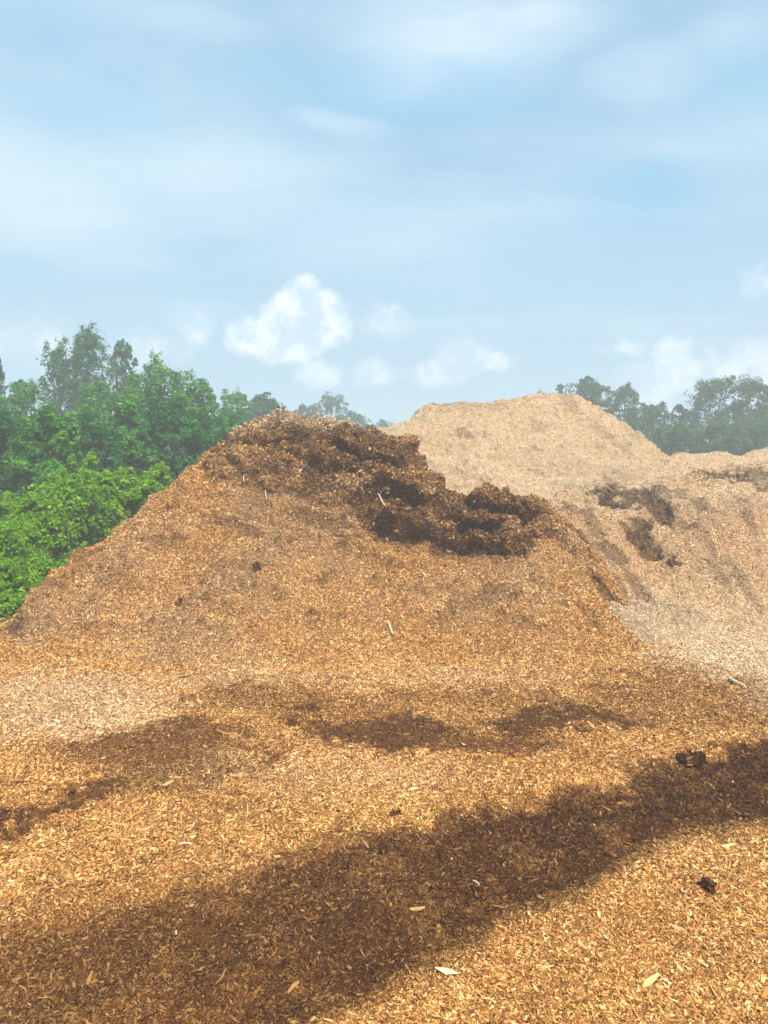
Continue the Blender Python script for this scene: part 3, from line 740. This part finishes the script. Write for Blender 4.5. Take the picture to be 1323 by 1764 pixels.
So = M_leaf_soft
B_, Mi, Dk, Fa = M_leaf_bright, M_leaf_mid, M_leaf_dark, M_leaf_far
GS, GM, GT, GF, GC = 'bright bushes behind the left flank', 'dense green trees above the bushes', 'tall hazy trees at left', 'far trees behind the right mounds', 'far trees between the two big heaps'
TREES = [
 # name, label, cat, px, topY, D, width px, mat, group, leaf, n, low, shape
 ('shrub', 'yellow-green bush at the bottom left corner against the toe of the heap', 'bush', 12, 968, 16.6, 130, B_, GS, .085, 14000, .0, 'shrub'),
 ('shrub', 'bright low bush just right of the corner bush, touching the mulch slope', 'bush', 78, 962, 18.0, 110, B_, GS, .085, 12000, .0, 'shrub'),
 ('shrub', 'bright green bush at the left edge, one row above the corner bush', 'bush', -10, 900, 18.6, 150, B_, GS, .09, 14000, .0, 'shrub'),
 ('shrub', 'bright leafy bush left of the biggest bright bush', 'bush', 62, 868, 20.0, 140, B_, GS, .09, 14000, .0, 'shrub'),
 ('shrub', 'biggest bright green bush with a broad lit top in the middle of the bush row', 'bush', 135, 808, 22.0, 170, B_, GS, .10, 20000, .0, 'shrub'),
 ('shrub', 'bright bush right of the biggest one with arching light sprays', 'bush', 215, 812, 22.6, 120, B_, GS, .10, 15000, .0, 'shrub'),
 ('shrub', 'small bright bush at the right end of the row, half hidden by the slope', 'bush', 274, 802, 23.6, 84, B_, GS, .10, 9000, .0, 'shrub'),
 ('shrub', 'green bush in the row cut by the left edge, above the others there', 'bush', -20, 838, 22.0, 130, B_, GS, .10, 12000, .0, 'shrub'),
 ('leafy_tree', 'round-headed green tree standing just above the biggest bright bush', 'tree', 82, 706, 26.0, 130, Mi, GM, .12, 20000, .04, 'round'),
 ('leafy_tree', 'dark green tree at the left edge above the bushes', 'tree', -5, 712, 26.5, 140, Dk, GM, .12, 18000, .04, 'round'),
 ('leafy_tree', 'dark tree between the round-headed tree and the darkest tree', 'tree', 158, 716, 27.5, 130, Dk, GM, .12, 18000, .04, 'round'),
 ('leafy_tree', 'green tree with hanging pale vines above the small right end bush', 'tree', 222, 700, 28.0, 110, Mi, GM, .12, 18000, .04, 'round'),
 ('leafy_tree', 'darkest tree, deep green, right above the small right end bush', 'tree', 290, 690, 28.5, 140, Dk, GM, .12, 22000, .04, 'round'),
 ('leafy_tree', 'dark tree just left of the heap peak with its foot behind the slope', 'tree', 352, 700, 29.5, 120, Dk, GM, .12, 18000, .04, 'round'),
 ('leafy_tree', 'last dark tree touching the peak of the dark capped heap', 'tree', 402, 712, 31, 90, Mi, GM, .12, 12000, .04, 'round'),
 ('leafy_tree', 'spiky pale-topped tree in the second row, above the darkest tree', 'tree', 280, 637, 33, 150, Mi, GM, .13, 19000, .1, 'round'),
 ('leafy_tree', 'pale-topped tree right of the spiky one', 'tree', 343, 656, 34, 86, Mi, GM, .13, 13000, .1, 'round'),
 ('leafy_tree', 'wide hazy green tree under the tallest tree', 'tree', 170, 668, 33, 130, Mi, GM, .13, 16000, .1, 'round'),
 ('leafy_tree', 'hazy green tree of the second row near the left edge', 'tree', 40, 662, 33, 130, Mi, GM, .13, 16000, .1, 'round'),
 ('leafy_tree', 'hazy tree between the tallest tree and the spiky pale-topped one', 'tree', 232, 668, 34, 90, Mi, GM, .13, 13000, .1, 'round'),
 ('leafy_tree', 'tree of the second row cut by the left edge', 'tree', -70, 655, 33, 130, Mi, GM, .13, 12000, .1, 'round'),
 ('tall_tree', 'tallest tree, rising in faint haze above all the others at left', 'tree', 150, 577, 40, 100, Dk, GT, .15, 13000, .2, 'tall'),
 ('tall_tree', 'slender hazy tree close to the right of the tallest one', 'tree', 212, 588, 41, 62, Dk, GT, .15, 8500, .2, 'tall'),
 ('tall_tree', 'shorter hazy tree leaning against the left of the tallest one', 'tree', 100, 602, 40, 90, Dk, GT, .15, 9000, .2, 'tall'),
 ('tall_tree', 'hazy tree top cut by the left edge of the photo', 'tree', -12, 612, 38, 60, Dk, GT, .15, 8500, .2, 'tall'),
 ('leafy_tree', 'sunlit pale green tree behind the left shoulder of the dark capped heap', 'tree', 400, 674, 42, 84, Mi, GC, .16, 11000, .1, 'round'),
 ('leafy_tree', 'hazy round tree straight behind the peak of the dark capped heap', 'tree', 452, 680, 46, 84, Fa, GC, .17, 11000, .1, 'round'),
 ('leafy_tree', 'faint open-crowned tree, tallest between the two big heaps', 'tree', 572, 682, 66, 82, Fa, GC, .24, 7000, .15, 'open'),
 ('leafy_tree', 'faint tree left of the open-crowned one', 'tree', 522, 698, 64, 56, Fa, GC, .24, 6000, .1, 'round'),
 ('leafy_tree', 'faint low tree right of the open-crowned one', 'tree', 618, 714, 68, 60, Fa, GC, .24, 6000, .05, 'round'),
 ('leafy_tree', 'lowest faint tree where the line dips behind the pale heap', 'tree', 662, 728, 72, 60, Fa, GC, .26, 6000, .05, 'round'),
 ('leafy_tree', 'faint tree filling the line behind the right shoulder of the dark cap', 'tree', 590, 724, 58, 90, Fa, GC, .22, 8000, .05, 'round'),
 ('leafy_tree', 'tiny rounded tree top peeping over the crest of the pale heap', 'tree', 932, 673, 58, 30, Fa, GF, .2, 3000, .3, 'round'),
 ('leafy_tree', 'small open tree top just right of the tiny one over the pale heap', 'tree', 964, 662, 58, 30, Fa, GF, .2, 3000, .3, 'open'),
 ('leafy_tree', 'broad tree beside the crest of the pale heap, highest there', 'tree', 1015, 652, 52, 104, Fa, GF, .19, 14000, .1, 'round'),
 ('leafy_tree', 'rounded tree right of the broad one by the pale crest', 'tree', 1078, 668, 51, 84, Fa, GF, .19, 11000, .1, 'round'),
 ('leafy_tree', 'lower tree above the right foot of the pale heap', 'tree', 1122, 696, 50, 80, Fa, GF, .19, 10000, .05, 'round'),
 ('leafy_tree', 'lowest of the far right trees, in the dip of their skyline', 'tree', 1172, 700, 50, 84, Fa, GF, .19, 10000, .05, 'round'),
 ('leafy_tree', 'big gappy oak with sky showing through its crown, far right', 'tree', 1245, 650, 50, 124, Fa, GF, .19, 16000, .1, 'open'),
 ('leafy_tree', 'dense far tree at the right edge beside the gappy oak', 'tree', 1306, 660, 49, 100, Fa, GF, .19, 13000, .05, 'round'),
 ('leafy_tree', 'far tree cut by the right edge of the photo', 'tree', 1375, 664, 49, 110, Fa, GF, .19, 10000, .05, 'round'),
 ('leafy_tree', 'low dark tree in the second row under the broad one', 'tree', 1090, 730, 45, 110, Fa, GF, .18, 11000, .0, 'shrub'),
 ('leafy_tree', 'low tree above the low pale mound', 'tree', 1170, 735, 44, 120, Fa, GF, .18, 11000, .0, 'shrub'),
 ('leafy_tree', 'lighter low tree under the gappy oak', 'tree', 1240, 728, 44, 120, So, GF, .18, 12000, .0, 'shrub'),
 ('leafy_tree', 'lighter low tree at the right edge under the dense far tree', 'tree', 1316, 734, 43, 110, So, GF, .18, 12000, .0, 'shrub'),
]
def farther(D):
    return D if D < 25 else 25 + (D - 25) * 1.95
for i, t in enumerate(TREES):
    tree(t[0], t[1], t[2], t[3], t[4], farther(t[5]), t[6], t[7], t[8], leaf=t[9], nl=t[10], low=t[11], shape=t[12], seed=i)
# a far wood that closes the horizon behind everything
def far_wood():
    g = np.random.default_rng(5); C = []; R = []
    for x in np.arange(-110, 115, 3.2):
        y = 92 + g.uniform(-4, 4); h = g.uniform(3.4, 5.2)
        C.append([x, y, h * .5]); R.append([2.6, 2.6, h * .5])
    C = np.array(C); R = np.array(R)
    V, q, r = leaves(C, R, 900, .42, g, inner=.6)
    o = mesh_obj('distant_wood', V, q, Fa, None, {'rnd': r}, smooth=False)
    tag(o, 'low distant wood fading into haze along the horizon', 'woodland', kind='stuff')
far_wood()
def undergrowth():
    g = np.random.default_rng(8); C = []; R = []
    for i in range(90):
        px = g.uniform(-260, 330); Dmin = np.interp(px, [-260, 0, 100, 200, 300, 400], [15.2, 16.4, 18.6, 21, 23.4, 25.5])
        D = Dmin + g.uniform(0, 3.5); x = (px - CX) / F * D
        r = g.uniform(.3, .6); C.append([x, D, .1]); R.append([r, r, r * .8])
    V, q, r = leaves(np.array(C), np.array(R), 420, .085, g, inner=.4)
    o = mesh_obj('undergrowth', V, q, B_, None, {'rnd': r}, smooth=False)
    tag(o, 'tangled low weeds at the foot of the left bushes', 'weeds', kind='stuff')
undergrowth()
print('trees', time.time() - T0)

# ------------------------------------------------------------------ hazy volume standing in for window glare
def haze():
    x0, x1, y0, y1, z0, z1 = -152, 152, -62, 182, -1.2, 15.0
    V = [(x, y, z) for x in (x0, x1) for y in (y0, y1) for z in (z0, z1)]
    Q = [(0, 1, 3, 2), (4, 6, 7, 5), (0, 4, 5, 1), (2, 3, 7, 6), (0, 2, 6, 4), (1, 5, 7, 3)]
    m = bpy.data.materials.new('haze'); m.use_nodes = True; nt = m.node_tree
    nt.nodes.remove(nt.nodes['Principled BSDF'])
    v = N(nt, 'ShaderNodeVolumePrincipled'); v.inputs['Color'].default_value = (.93, .97, 1, 1); v.inputs['Density'].default_value = HAZE
    v.inputs['Anisotropy'].default_value = 0.0
    nt.links.new(v.outputs[0], nt.nodes['Material Output'].inputs['Volume'])
    o = mesh_obj('haze', V, np.array(Q), m, None, smooth=False)  # hazy volume added to stand in for glare from the window
    tag(o, 'even pale veil over the yard and trees, standing in for window glare', 'haze', kind='stuff')
HAZE = .0043
haze()

# ------------------------------------------------------------------ light and sky
SUN_EL, SUN_AZ = math.radians(56), math.radians(152)       # azimuth clockwise from +Y
sd = bpy.data.lights.new('sun', 'SUN'); sd.energy = 5.0; sd.angle = math.radians(.55); sd.color = (1, .94, .84)
so = bpy.data.objects.new('sun', sd); COL.objects.link(so)
so.rotation_euler = (math.radians(90) - SUN_EL, 0, math.pi - SUN_AZ)
so.location = (0, 0, 40)

wd = bpy.data.worlds.new('World'); sc.world = wd; wd.use_nodes = True
nt = wd.node_tree; bg = nt.nodes['Background']
sky = N(nt, 'ShaderNodeTexSky'); sky.sky_type = 'NISHITA'; sky.sun_disc = False
sky.sun_elevation = SUN_EL; sky.sun_rotation = SUN_AZ; sky.air_density = 1.1; sky.dust_density = 1.5; sky.ozone_density = 1.6; sky.altitude = 20
geo = N(nt, 'ShaderNodeTexCoord'); dirv = geo.outputs['Generated']
sep = N(nt, 'ShaderNodeSeparateXYZ'); nt.links.new(dirv, sep.inputs[0])
def vec_scale(v, s):
    n = N(nt, 'ShaderNodeVectorMath'); n.operation = 'MULTIPLY'; nt.links.new(v, n.inputs[0]); n.inputs[1].default_value = s; return n.outputs[0]
def wnoise(vec, scale, detail=6, rough=.55, dist=0.0):
    n = N(nt, 'ShaderNodeTexNoise'); n.inputs['Scale'].default_value = scale; n.inputs['Detail'].default_value = detail
    n.inputs['Roughness'].default_value = rough; n.inputs['Distortion'].default_value = dist; nt.links.new(vec, n.inputs['Vector']); return n.outputs[0]
def smooth(x, a, b):
    n = N(nt, 'ShaderNodeMapRange'); n.interpolation_type = 'SMOOTHSTEP'; nt.links.new(x, n.inputs[0])
    n.inputs[1].default_value = a; n.inputs[2].default_value = b; n.inputs[3].default_value = 0; n.inputs[4].default_value = 1; return n.outputs[0]
# high cirrus veil, projected on a flat layer overhead
zc = math_n(nt, 'ADD', sep.outputs[2], .12)
cmb = N(nt, 'ShaderNodeCombineXYZ')
nt.links.new(math_n(nt, 'DIVIDE', sep.outputs[0], zc), cmb.inputs[0]); nt.links.new(math_n(nt, 'DIVIDE', sep.outputs[1], zc), cmb.inputs[1])
rot = N(nt, 'ShaderNodeMapping'); rot.inputs['Rotation'].default_value = (0, 0, math.radians(-14)); rot.inputs['Scale'].default_value = (.55, 1.0, 1); rot.inputs['Location'].default_value = (3.1, 1.7, 0)
nt.links.new(cmb.outputs[0], rot.inputs[0])
veil = smooth(wnoise(rot.outputs[0], 1.15, 7, .52, .35), .36, .70)
VEILGAIN = .62
veil = math_n(nt, 'ADD', math_n(nt, 'MULTIPLY', veil, VEILGAIN), .16)
low_el = smooth(sep.outputs[2], .55, .02)                       # thicker towards the horizon
veil = math_n(nt, 'MAXIMUM', veil, math_n(nt, 'MULTIPLY', low_el, .60))
veil = math_n(nt, 'MINIMUM', veil, .9)
CLOUD = (4.45, 6.0, 6.9)
c1 = mix_rgb(nt, veil, mix_rgb(nt, .72, sky.outputs[0], (2.55, 4.75, 6.5)), CLOUD)
# broad wisps and clearer blue gaps of the high layer
wob = N(nt, 'ShaderNodeTexNoise'); wob.inputs['Scale'].default_value = 5; wob.inputs['Detail'].default_value = 5; nt.links.new(vec_scale(dirv, (.6, 1, 1.6)), wob.inputs['Vector'])
wo = N(nt, 'ShaderNodeVectorMath'); wo.operation = 'SUBTRACT'; nt.links.new(wob.outputs['Color'], wo.inputs[0]); wo.inputs[1].default_value = (.5, .5, .5)
wd_ = N(nt, 'ShaderNodeVectorMath'); wd_.operation = 'ADD'; nt.links.new(dirv, wd_.inputs[0]); nt.links.new(vec_scale(wo.outputs[0], (.30, .1, .12)), wd_.inputs[1])
def dirpix(px, py):
    a = (px - CX) / F; b = (CY - py) / F
    v = np.array([a, cP + b * sP, -sP + b * cP]); return v / np.linalg.norm(v)
def lobe(px, py, r, sx=1.0, src=None):
    d = dirpix(px, py)
    s = N(nt, 'ShaderNodeVectorMath'); s.operation = 'SUBTRACT'; nt.links.new(src or dirv, s.inputs[0]); s.inputs[1].default_value = tuple(d)
    m_ = vec_scale(s.outputs[0], (1 / sx, .7, 1))
    l = N(nt, 'ShaderNodeVectorMath'); l.operation = 'LENGTH'; nt.links.new(m_, l.inputs[0])
    return math_n(nt, 'SUBTRACT', 1.0, math_n(nt, 'DIVIDE', l.outputs['Value'], r / F))
def wgroup(lobes):
    r = None
    for px, py, rr, sx, st in lobes:
        v = math_n(nt, 'MULTIPLY', smooth(lobe(px, py, rr, sx, wd_.outputs[0]), 0, .9), st)
        r = v if r is None else math_n(nt, 'MAXIMUM', r, v)
    return r
fine = smooth(wnoise(rot.outputs[0], 3.2, 8, .6, .5), .30, .72)
blues = wgroup([(760, 140, 70, 4.5, .9), (1140, 340, 80, 2.6, 1.0), (1290, 130, 60, 2.5, .8), (150, 185, 80, 4, .6), (60, 30, 60, 2, .5), (480, 130, 50, 3, .5)])
c1 = mix_rgb(nt, math_n(nt, 'MULTIPLY', blues, .75), c1, (2.3, 4.6, 6.5))
wisps = wgroup([(800, 50, 90, 3.2, 1.0), (900, 30, 60, 2.0, 1.0), (640, 190, 26, 4.5, .55), (1130, 110, 50, 3.2, .55), (1250, 60, 46, 2.5, .5), (300, 330, 120, 4, .7), (80, 350, 130, 2.6, .8), (700, 400, 110, 5, .6), (350, 30, 40, 5, .5), (1150, 240, 30, 5, .35)])
c1 = mix_rgb(nt, math_n(nt, 'MULTIPLY', wisps, math_n(nt, 'ADD', math_n(nt, 'MULTIPLY', fine, .35), .55)), c1, (5.5, 6.7, 7.5))
# cumulus heads near the horizon: directions of the cloud lobes
lump = wnoise(dirv, 22, 10, .62, .15); lump2 = wnoise(dirv, 9, 4, .5)
def group(lobes):
    r = None
    for l in lobes:
        v = lobe(*l); r = v if r is None else math_n(nt, 'MAXIMUM', r, v)
    r = math_n(nt, 'ADD', r, math_n(nt, 'MULTIPLY', math_n(nt, 'SUBTRACT', lump, .5), 2.0))
    return r
bright = group([(525, 512, 36), (497, 528, 36), (556, 530, 36), (470, 548, 34), (527, 552, 60, 1.2), (570, 556, 34), (430, 574, 40, 1.5), (490, 580, 50, 1.6)])
other = group([(330, 560, 44, 1.2), (672, 562, 44, 1.2), (1155, 615, 40, 1.3), (1310, 490, 34), (800, 615, 46, 1.5), (250, 600, 40, 2), (760, 640, 34, 2), (850, 625, 28, 1.6), (1080, 600, 24, 2.4), (560, 645, 34, 2), (1140, 655, 60, 2.0), (60, 590, 60, 1.6), (640, 640, 30, 2.2), (1300, 640, 60, 2)])
thick = math_n(nt, 'MAXIMUM', smooth(bright, .0, .60), math_n(nt, 'MULTIPLY', smooth(other, .0, .80), .66))
soft = group([(500, 600, 150, 2.2), (760, 640, 120, 2.4), (1160, 650, 120, 2.4), (150, 600, 140, 2.2), (330, 640, 120, 2.5), (980, 600, 90, 2.5), (988, 570, 30, 1.2), (1340, 600, 120, 2)])
softm = math_n(nt, 'MULTIPLY', smooth(soft, -.1, .9), .62)
c2 = mix_rgb(nt, softm, c1, (3.7, 5.1, 6.3))
lit = smooth(wnoise(dirv, 17, 8, .6), .38, .62)
ccol = mix_rgb(nt, lit, (4.9, 6.2, 7.2), (8.4, 8.8, 8.8))
c3 = mix_rgb(nt, math_n(nt, 'MULTIPLY', thick, .80), c2, ccol)
nt.links.new(c3, bg.inputs[0]); bg.inputs[1].default_value = .115

# ------------------------------------------------------------------ render settings
sc.view_settings.view_transform = 'Standard'; sc.view_settings.look = 'None'; sc.view_settings.exposure = .30; sc.view_settings.gamma = 1
sc.render.engine = 'CYCLES'
cy = sc.cycles
cy.max_bounces = 5; cy.diffuse_bounces = 3; cy.glossy_bounces = 1; cy.transmission_bounces = 2; cy.volume_bounces = 1; cy.transparent_max_bounces = 4
cy.use_denoising = True
try: cy.denoiser = 'OPENIMAGEDENOISE'
except Exception: pass
print('done', time.time() - T0)
